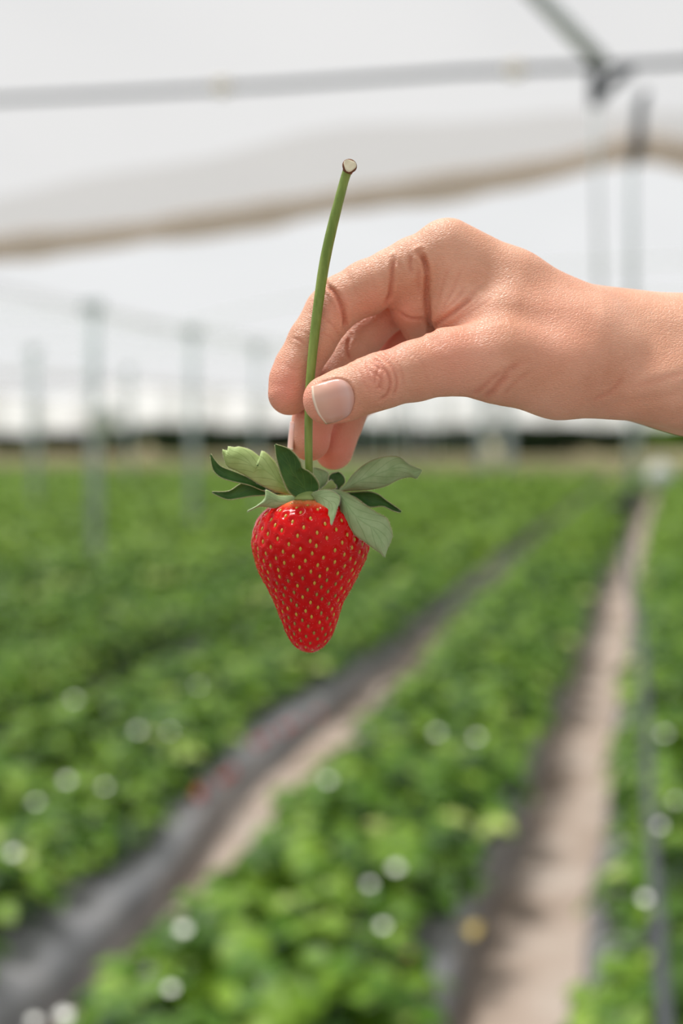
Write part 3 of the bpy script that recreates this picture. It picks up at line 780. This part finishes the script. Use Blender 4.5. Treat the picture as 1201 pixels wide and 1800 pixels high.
def seed_mesh_arrays():
    V = []; F = []; n = 8; pr_ = [(-1, .02), (-.75, .55), (-.25, .95), (.2, .92), (.65, .55), (1.05, .04)]
    for t, r in pr_:
        for k in range(n): V.append((math.cos(2*math.pi*k/n)*r*.62, t*.95, math.sin(2*math.pi*k/n)*r*.4))
    for i in range(len(pr_)-1):
        for k in range(n): F.append((i*n+k, (i+1)*n+k, (i+1)*n+(k+1) % n, i*n+(k+1) % n))
    return np.array(V), F
SV, SF = seed_mesh_arrays()
sme = []
for m_ in (M_seed, M_seed2):
    me = bpy.data.meshes.new('seed'); me.from_pydata((SV/1000).tolist(), [], SF); me.materials.append(m_); me.polygons.foreach_set('use_smooth', [True]*len(me.polygons)); sme.append(me)
info = []
for s_ in seeds:
    p, n_, d_ = seed_pos(*s_); 
    if np.linalg.norm(d_) < 1e-6: continue
    z = n_/np.linalg.norm(n_); yv = d_-z*(d_@z); yv /= np.linalg.norm(yv); xv = np.cross(yv, z)
    size = .55+.36*min(1, s_[4]/60)
    info.append((float(z[2]), p+z*.20*size, xv, yv, z, size, s_[2]))
info.sort(key=lambda q: -q[0])
bo = Vector(berry.location)
restV = []; restF = []
for r_, (fz, p, xv, yv, z, size, y) in enumerate(info):
    R3 = np.stack([xv, yv, z], 1)
    if r_ < 100:
        o = bpy.data.objects.new('seed', sme[0 if y < 1010 or random.random() < .3 else 1]); COL.objects.link(o); o.parent = fruit
        Rw = RN @ R3; M4 = Matrix(Rw.tolist()).to_4x4() @ Matrix.Scale(size, 4)
        M4.translation = Vector(mm_world(p))-bo; o.matrix_basis = M4
    else:
        b = len(restV)//1; restV += list((SV*size) @ R3.T+p); restF += [tuple(q+b for q in f) for f in SF]
sr = mesh_obj('seed', mm_world(np.array(restV)), restF, M_seed, parent=berry); sr.parent = fruit; sr['kind'] = 'stuff'
# fuzz
hv = []; hf = []
M_fuzz = mat('fine_hair', (.85, .8, .7), .5, .3)
for _ in range(3600):
    i = int(NRg*.06+random.random()*NRg*.93); j = random.randrange(NA); i = min(i, NRg-1)
    if random.random() > RR[i]/105+.1: continue
    p = FVd[i*NA+j]; n_ = FN[i*NA+j]+RNG.normal(0, .3, 3); n_ /= np.linalg.norm(n_); L = random.uniform(.5, 1.25)
    sd_ = np.cross(n_, [0, 0, 1.]); sd_ = sd_/max(np.linalg.norm(sd_), 1e-6)*.012; sd2 = np.cross(n_, sd_)
    b = len(hv); hv += [p-sd_, p+sd_, p+sd2, p+n_*L+np.array([0, .12*L, 0])]; hf += [(b, b+1, b+3), (b+1, b+2, b+3), (b+2, b, b+3)]
fz_ = mesh_obj('fuzz', mm_world(np.array(hv)), hf, M_fuzz, parent=berry, smooth=False); fz_.parent = fruit; fz_['kind'] = 'stuff'

# stem
stem_px = [(612,297,2,8.5),(606,315,2,8.2),(598,345,1.5,8.5),(584,400,1,9.2),(571,460,.5,9.4),(561,525,.2,9.0),(553,590,0,8.6),(547,650,0,8.0),(543.5,700,0,7.6),(542.5,760,.5,7.2),(543,810,2,7.0),(545,850,5,6.5),(547,868,7,7.5)]
sp_ = catmull([(a, b, c, d) for a, b, c, d in stem_px], 90)
M_stem = mat('stem_green', (.24, .34, .07), .5, .4)
nz = noise(M_stem, 260, 4, stretch=(1, 1, .25)); r1 = ramp(M_stem, nz.outputs[0], [(.35, (.11, .18, .02)), (.6, (.21, .29, .055))]); LK(M_stem, r1.outputs[0], BS(M_stem).inputs['Base Color'])
nb = noise(M_stem, 1500, 2); LK(M_stem, bump(M_stem, nb.outputs[0], .3, .0003).outputs[0], BS(M_stem).inputs['Normal'])
stem = tube('stem', [Vector(mm_world(mmw(a, b, c))) for a, b, c, d in sp_], [d/5000*(1+.006*math.sin(i*1.1)) for i, (a, b, c, d) in enumerate(sp_)], M_stem, berry, n=20)
M_cutb = mat('cut_rim_brown', (.16, .07, .035), .7, .3); M_pith = mat('pith', (.72, .68, .5), .7, .3)
cb_ = [Vector(mm_world(mmw(a, b, c))) for a, b, c in ((610.5,304,2),(612,299,1.7),(613.5,294.5,.7),(614.8,291.5,-.7))]
o = tube('cut_end', cb_, [.00172, .0019, .0023, .00265], M_cutb, berry, n=20); o.parent = stem; o['label'] = 'brown cut rim of the stem'
rim_c = np.array(cb_[-1])
Vp = []; Fp = []
nn = 18; axn = (cb_[-1]-cb_[-2]).normalized(); u = axn.orthogonal().normalized(); v = axn.cross(u)
for r_, h in ((.0022, .0001), (.0021, .0006), (.0014, .0003), (.0006, .0004)):
    for k in range(nn):
        a = 2*math.pi*k/nn; Vp.append(tuple(Vector(rim_c)+(u*math.cos(a)+v*math.sin(a))*r_*(1+.12*math.sin(3*a))+axn*(h+(.0002 if r_ < .0021 else 0)*math.sin(2*a+1))))
for i in range(3):
    for k in range(nn): Fp.append((i*nn+k, i*nn+(k+1) % nn, (i+1)*nn+(k+1) % nn, (i+1)*nn+k))
Fp.append(tuple(3*nn+k for k in range(nn)))
o = mesh_obj('pith', Vp, Fp, M_pith, parent=berry); o.parent = stem; o['label'] = 'pale pith at the cut top'

# sepals: (upper edge, lower edge) from base to tip in pixels, depths at base and tip, curl, material
def sepal_mat(name, a, b, vein, rough=.6):
    m = bpy.data.materials.new(name); m.use_nodes = True; bs = BS(m); bs.inputs['Roughness'].default_value = rough; bs.inputs['Specular IOR Level'].default_value = .35
    ta = N(m, 'ShaderNodeAttribute'); ta.attribute_name = 'along'; sa = N(m, 'ShaderNodeAttribute'); sa.attribute_name = 'across'
    nz = noise(m, 180, 4); r = ramp(m, nz.outputs[0], [(.35, a), (.65, b)])
    # veins: midrib + side veins slanting to the tip
    ab = N(m, 'ShaderNodeMath', operation='ABSOLUTE'); LK(m, sa.outputs['Fac'], ab.inputs[0])
    m1 = N(m, 'ShaderNodeMath', operation='MULTIPLY_ADD'); m1.inputs[1].default_value = -.38; LK(m, ab.outputs[0], m1.inputs[0]); LK(m, ta.outputs['Fac'], m1.inputs[2])
    m2 = N(m, 'ShaderNodeMath', operation='MULTIPLY'); m2.inputs[1].default_value = 34; LK(m, m1.outputs[0], m2.inputs[0])
    sn = N(m, 'ShaderNodeMath', operation='SINE'); LK(m, m2.outputs[0], sn.inputs[0])
    mr1 = N(m, 'ShaderNodeMapRange'); mr1.inputs[1].default_value = .86; mr1.inputs[2].default_value = 1; LK(m, sn.outputs[0], mr1.inputs[0])
    mr2 = N(m, 'ShaderNodeMapRange'); mr2.inputs[1].default_value = .07; mr2.inputs[2].default_value = 0; LK(m, ab.outputs[0], mr2.inputs[0])
    mxx = N(m, 'ShaderNodeMath', operation='MAXIMUM'); LK(m, mr1.outputs[0], mxx.inputs[0]); LK(m, mr2.outputs[0], mxx.inputs[1])
    sc = N(m, 'ShaderNodeMath', operation='MULTIPLY'); sc.inputs[1].default_value = .4; LK(m, mxx.outputs[0], sc.inputs[0])
    col = mixc(m, sc.outputs[0], r.outputs[0], vein)
    mre = N(m, 'ShaderNodeMapRange'); mre.inputs[1].default_value = .9; mre.inputs[2].default_value = 1; mre.inputs[4].default_value = .7; LK(m, ab.outputs[0], mre.inputs[0])
    col = mixc(m, mre.outputs[0], col, (.42, .44, .2))
    LK(m, col, bs.inputs['Base Color'])
    nb = noise(m, 700, 3); bb = bump(m, nb.outputs[0], .35, .0003); bb2 = bump(m, mxx.outputs[0], .4, .0003, bb); LK(m, bb2.outputs[0], bs.inputs['Normal'])
    t = N(m, 'ShaderNodeBsdfTranslucent'); LK(m, col, t.inputs[0]); mx = N(m, 'ShaderNodeMixShader'); mx.inputs[0].default_value = .12
    out = m.node_tree.nodes['Material Output']; LK(m, bs.outputs[0], mx.inputs[1]); LK(m, t.outputs[0], mx.inputs[2]); LK(m, mx.outputs[0], out.inputs[0])
    return m
M_under = sepal_mat('sepal_underside', (.23, .34, .15), (.32, .43, .22), (.15, .27, .09))
M_under_y = sepal_mat('sepal_underside_pale', (.30, .41, .13), (.40, .52, .20), (.22, .33, .09))
M_upper = sepal_mat('sepal_top', (.03, .10, .018), (.055, .15, .028), (.10, .2, .04), .5)
def crop(pts): return [(350+x*.35, 740+y*.35) for x, y in pts]
def linres(p, n):
    p = np.array(p, float); d = np.r_[0, np.cumsum(np.hypot(*np.diff(p, axis=0).T))]; t = np.linspace(0, d[-1], n)
    return np.stack([np.interp(t, d, p[:, 0]), np.interp(t, d, p[:, 1])], 1)
def sepal(up, lo_, w0, w1, curl, m, m_back, wexp=1.0, sharp=False, wave=.0, label=None):
    up = linres(crop(up), 40) if sharp else catmull([(a, b, 0) for a, b in crop(up)], 40)[:, :2]; lo_ = catmull([(a, b, 0) for a, b in crop(lo_)], 40)[:, :2]
    V = []; al = []; ac = []; nc = 15
    for i in range(40):
        t = i/39
        for j in range(nc):
            s = j/(nc-1); q = up[i]*(1-s)+lo_[i]*s
            env = min(1, 4*t)*min(1, 5*(1-t)+.15)
            w = w0+(w1-w0)*t**wexp + curl*(1-(2*s-1)**2)*env + wave*math.sin(t*9+s*3)*env
            V.append(mmw(q[0], q[1], w)); al.append(t); ac.append(2*s-1)
    F = [(i*nc+j, i*nc+j+1, (i+1)*nc+j+1, (i+1)*nc+j) for i in range(39) for j in range(nc-1)]
    # orient front faces to the camera side
    A = np.array(V); f = F[len(F)//2]; nrm = np.cross(A[f[1]]-A[f[0]], A[f[3]]-A[f[0]])
    if nrm[2] < 0: F = [tuple(reversed(q)) for q in F]
    o = mesh_obj('sepal', mm_world(A), F, None, parent=berry, attr={'along': al, 'across': ac}, mats=[m, m_back])
    sm = o.modifiers.new('thickness', 'SOLIDIFY'); sm.thickness = .0003; sm.offset = -1; sm.material_offset = 1; sm.material_offset_rim = 0
    if label: o['label'] = label
    fv = []; ff = []
    for side in (0, nc-1):
        for i in range(1, 39):
            for _ in range(4):
                p = A[i*nc+side]+(A[(i+1)*nc+side]-A[i*nc+side])*random.random(); inn = A[i*nc+(1 if side == 0 else nc-2)]
                n_ = (p-inn); n_ /= max(np.linalg.norm(n_), 1e-6); n_ = n_+RNG.normal(0, .45, 3); n_ /= np.linalg.norm(n_); L = random.uniform(.3, .8)
                q = np.cross(n_, [0, 0, 1.]); q = q/max(np.linalg.norm(q), 1e-6)*.014; q2 = np.cross(n_, q)
                b = len(fv); fv += [p-q, p+q, p+q2, p+n_*L]; ff += [(b, b+1, b+3), (b+1, b+2, b+3), (b+2, b, b+3)]
    fo = mesh_obj('fuzz', mm_world(np.array(fv)), ff, M_fuzz, parent=berry, smooth=False); fo.parent = o; fo['kind'] = 'stuff'
    return o
# back ones first
sepal([(600,345),(590,300),(572,255),(575,232)], [(620,345),(640,315),(650,280),(648,258),(600,236)], 14, 16, -.8, M_under, M_upper)
sepal([(660,350),(655,310),(650,285),(665,266),(695,258)], [(705,340),(722,322),(733,308),(728,280),(705,258)], 15, 18, 1.0, M_upper, M_under, label='small dark curled leaflet behind the stem')
sepal([(600,352),(640,318),(660,298),(672,300)], [(625,355),(660,345),(690,335),(684,316)], 12, 12, -.4, M_under_y, M_upper)
sepal([(688,352),(730,325),(768,272),(838,212),(918,181),(1000,178),(1062,220),(1116,243)], [(700,356),(770,352),(865,345),(940,328),(1000,297),(1062,282),(1092,290),(1121,250)], 10, 4, -3.2, M_under, M_upper, wave=.3)
sepal([(720,362),(790,358),(850,355),(900,368),(935,395),(1000,440),(1016,452)], [(720,366),(790,385),(830,415),(860,432),(925,428),(975,450),(1012,460)], 13, 9, 1.2, M_upper, M_under, label='dark narrow leaf with curled edge')
# left group
sepal([(500,364),(420,345),(330,318),(250,300),(205,318),(150,352),(66,356)], [(500,372),(420,368),(335,372),(260,378),(200,388),(140,393),(66,361)], 14, 8, 1.0, M_upper, M_under_y, label='dark curled leaf at the far left')
sepal([(470,340),(330,318),(250,285),(165,250),(110,228),(75,190),(60,165)], [(480,362),(330,350),(255,322),(160,300),(105,280),(72,245),(57,180)], 12, 3, 1.0, M_upper, M_under_y)
sepal([(500,350),(440,300),(405,240),(380,200),(350,168),(330,152),(308,148),(316,186),(295,170),(270,150),(240,136),(200,127),(175,132),(145,124),(152,150),(118,142)], [(500,374),(440,368),(390,358),(340,338),(290,312),(240,280),(190,252),(140,228),(125,190),(116,158)], 9, 4, -2.6, M_under_y, M_upper, wave=.35, sharp=True)
sepal([(520,385),(470,375),(400,375),(365,358),(335,345),(330,385),(295,420),(245,448)], [(520,402),(490,425),(465,438),(420,440),(370,438),(330,432),(300,432),(243,459)], 5, -5, -1.2, M_under, M_upper)
# right front leaf
sepal([(640,345),(700,345),(770,375),(840,425),(900,462),(945,488),(968,545),(972,585),(945,650),(935,685)], [(640,362),(690,380),(702,430),(712,490),(735,535),(790,580),(840,615),(885,648),(915,668),(932,686)], 2, -9, -3.2, M_under, M_upper, wave=.25)
sepal([(560,368),(590,352),(650,345),(705,375),(708,400),(695,440),(680,490),(668,520)], [(575,385),(587,400),(600,425),(620,448),(635,470),(645,490),(655,508),(664,521)], 1, -8.5, -.6, M_under, M_upper)
# centre dark upright leaf
sepal([(560,388),(600,345),(603,318),(585,285),(555,255),(520,235),(512,210),(490,175),(450,140),(386,118)], [(530,392),(495,388),(462,368),(440,340),(425,305),(410,265),(400,230),(390,190),(385,155),(382,122)], 5, -7, 1.6, M_upper, M_under, label='dark green leaf standing up in front of the stem')
# green collar where stem meets fruit
Vc, Fc = tube_arrays([Vector(mm_world(mmw(545, y, 8))) for y in (852, 862, 870, 878, 884)], [.0018, .0034, .0062, .0075, .004], 24)
mesh_obj('calyx_base', Vc, Fc, M_under_y, parent=berry)
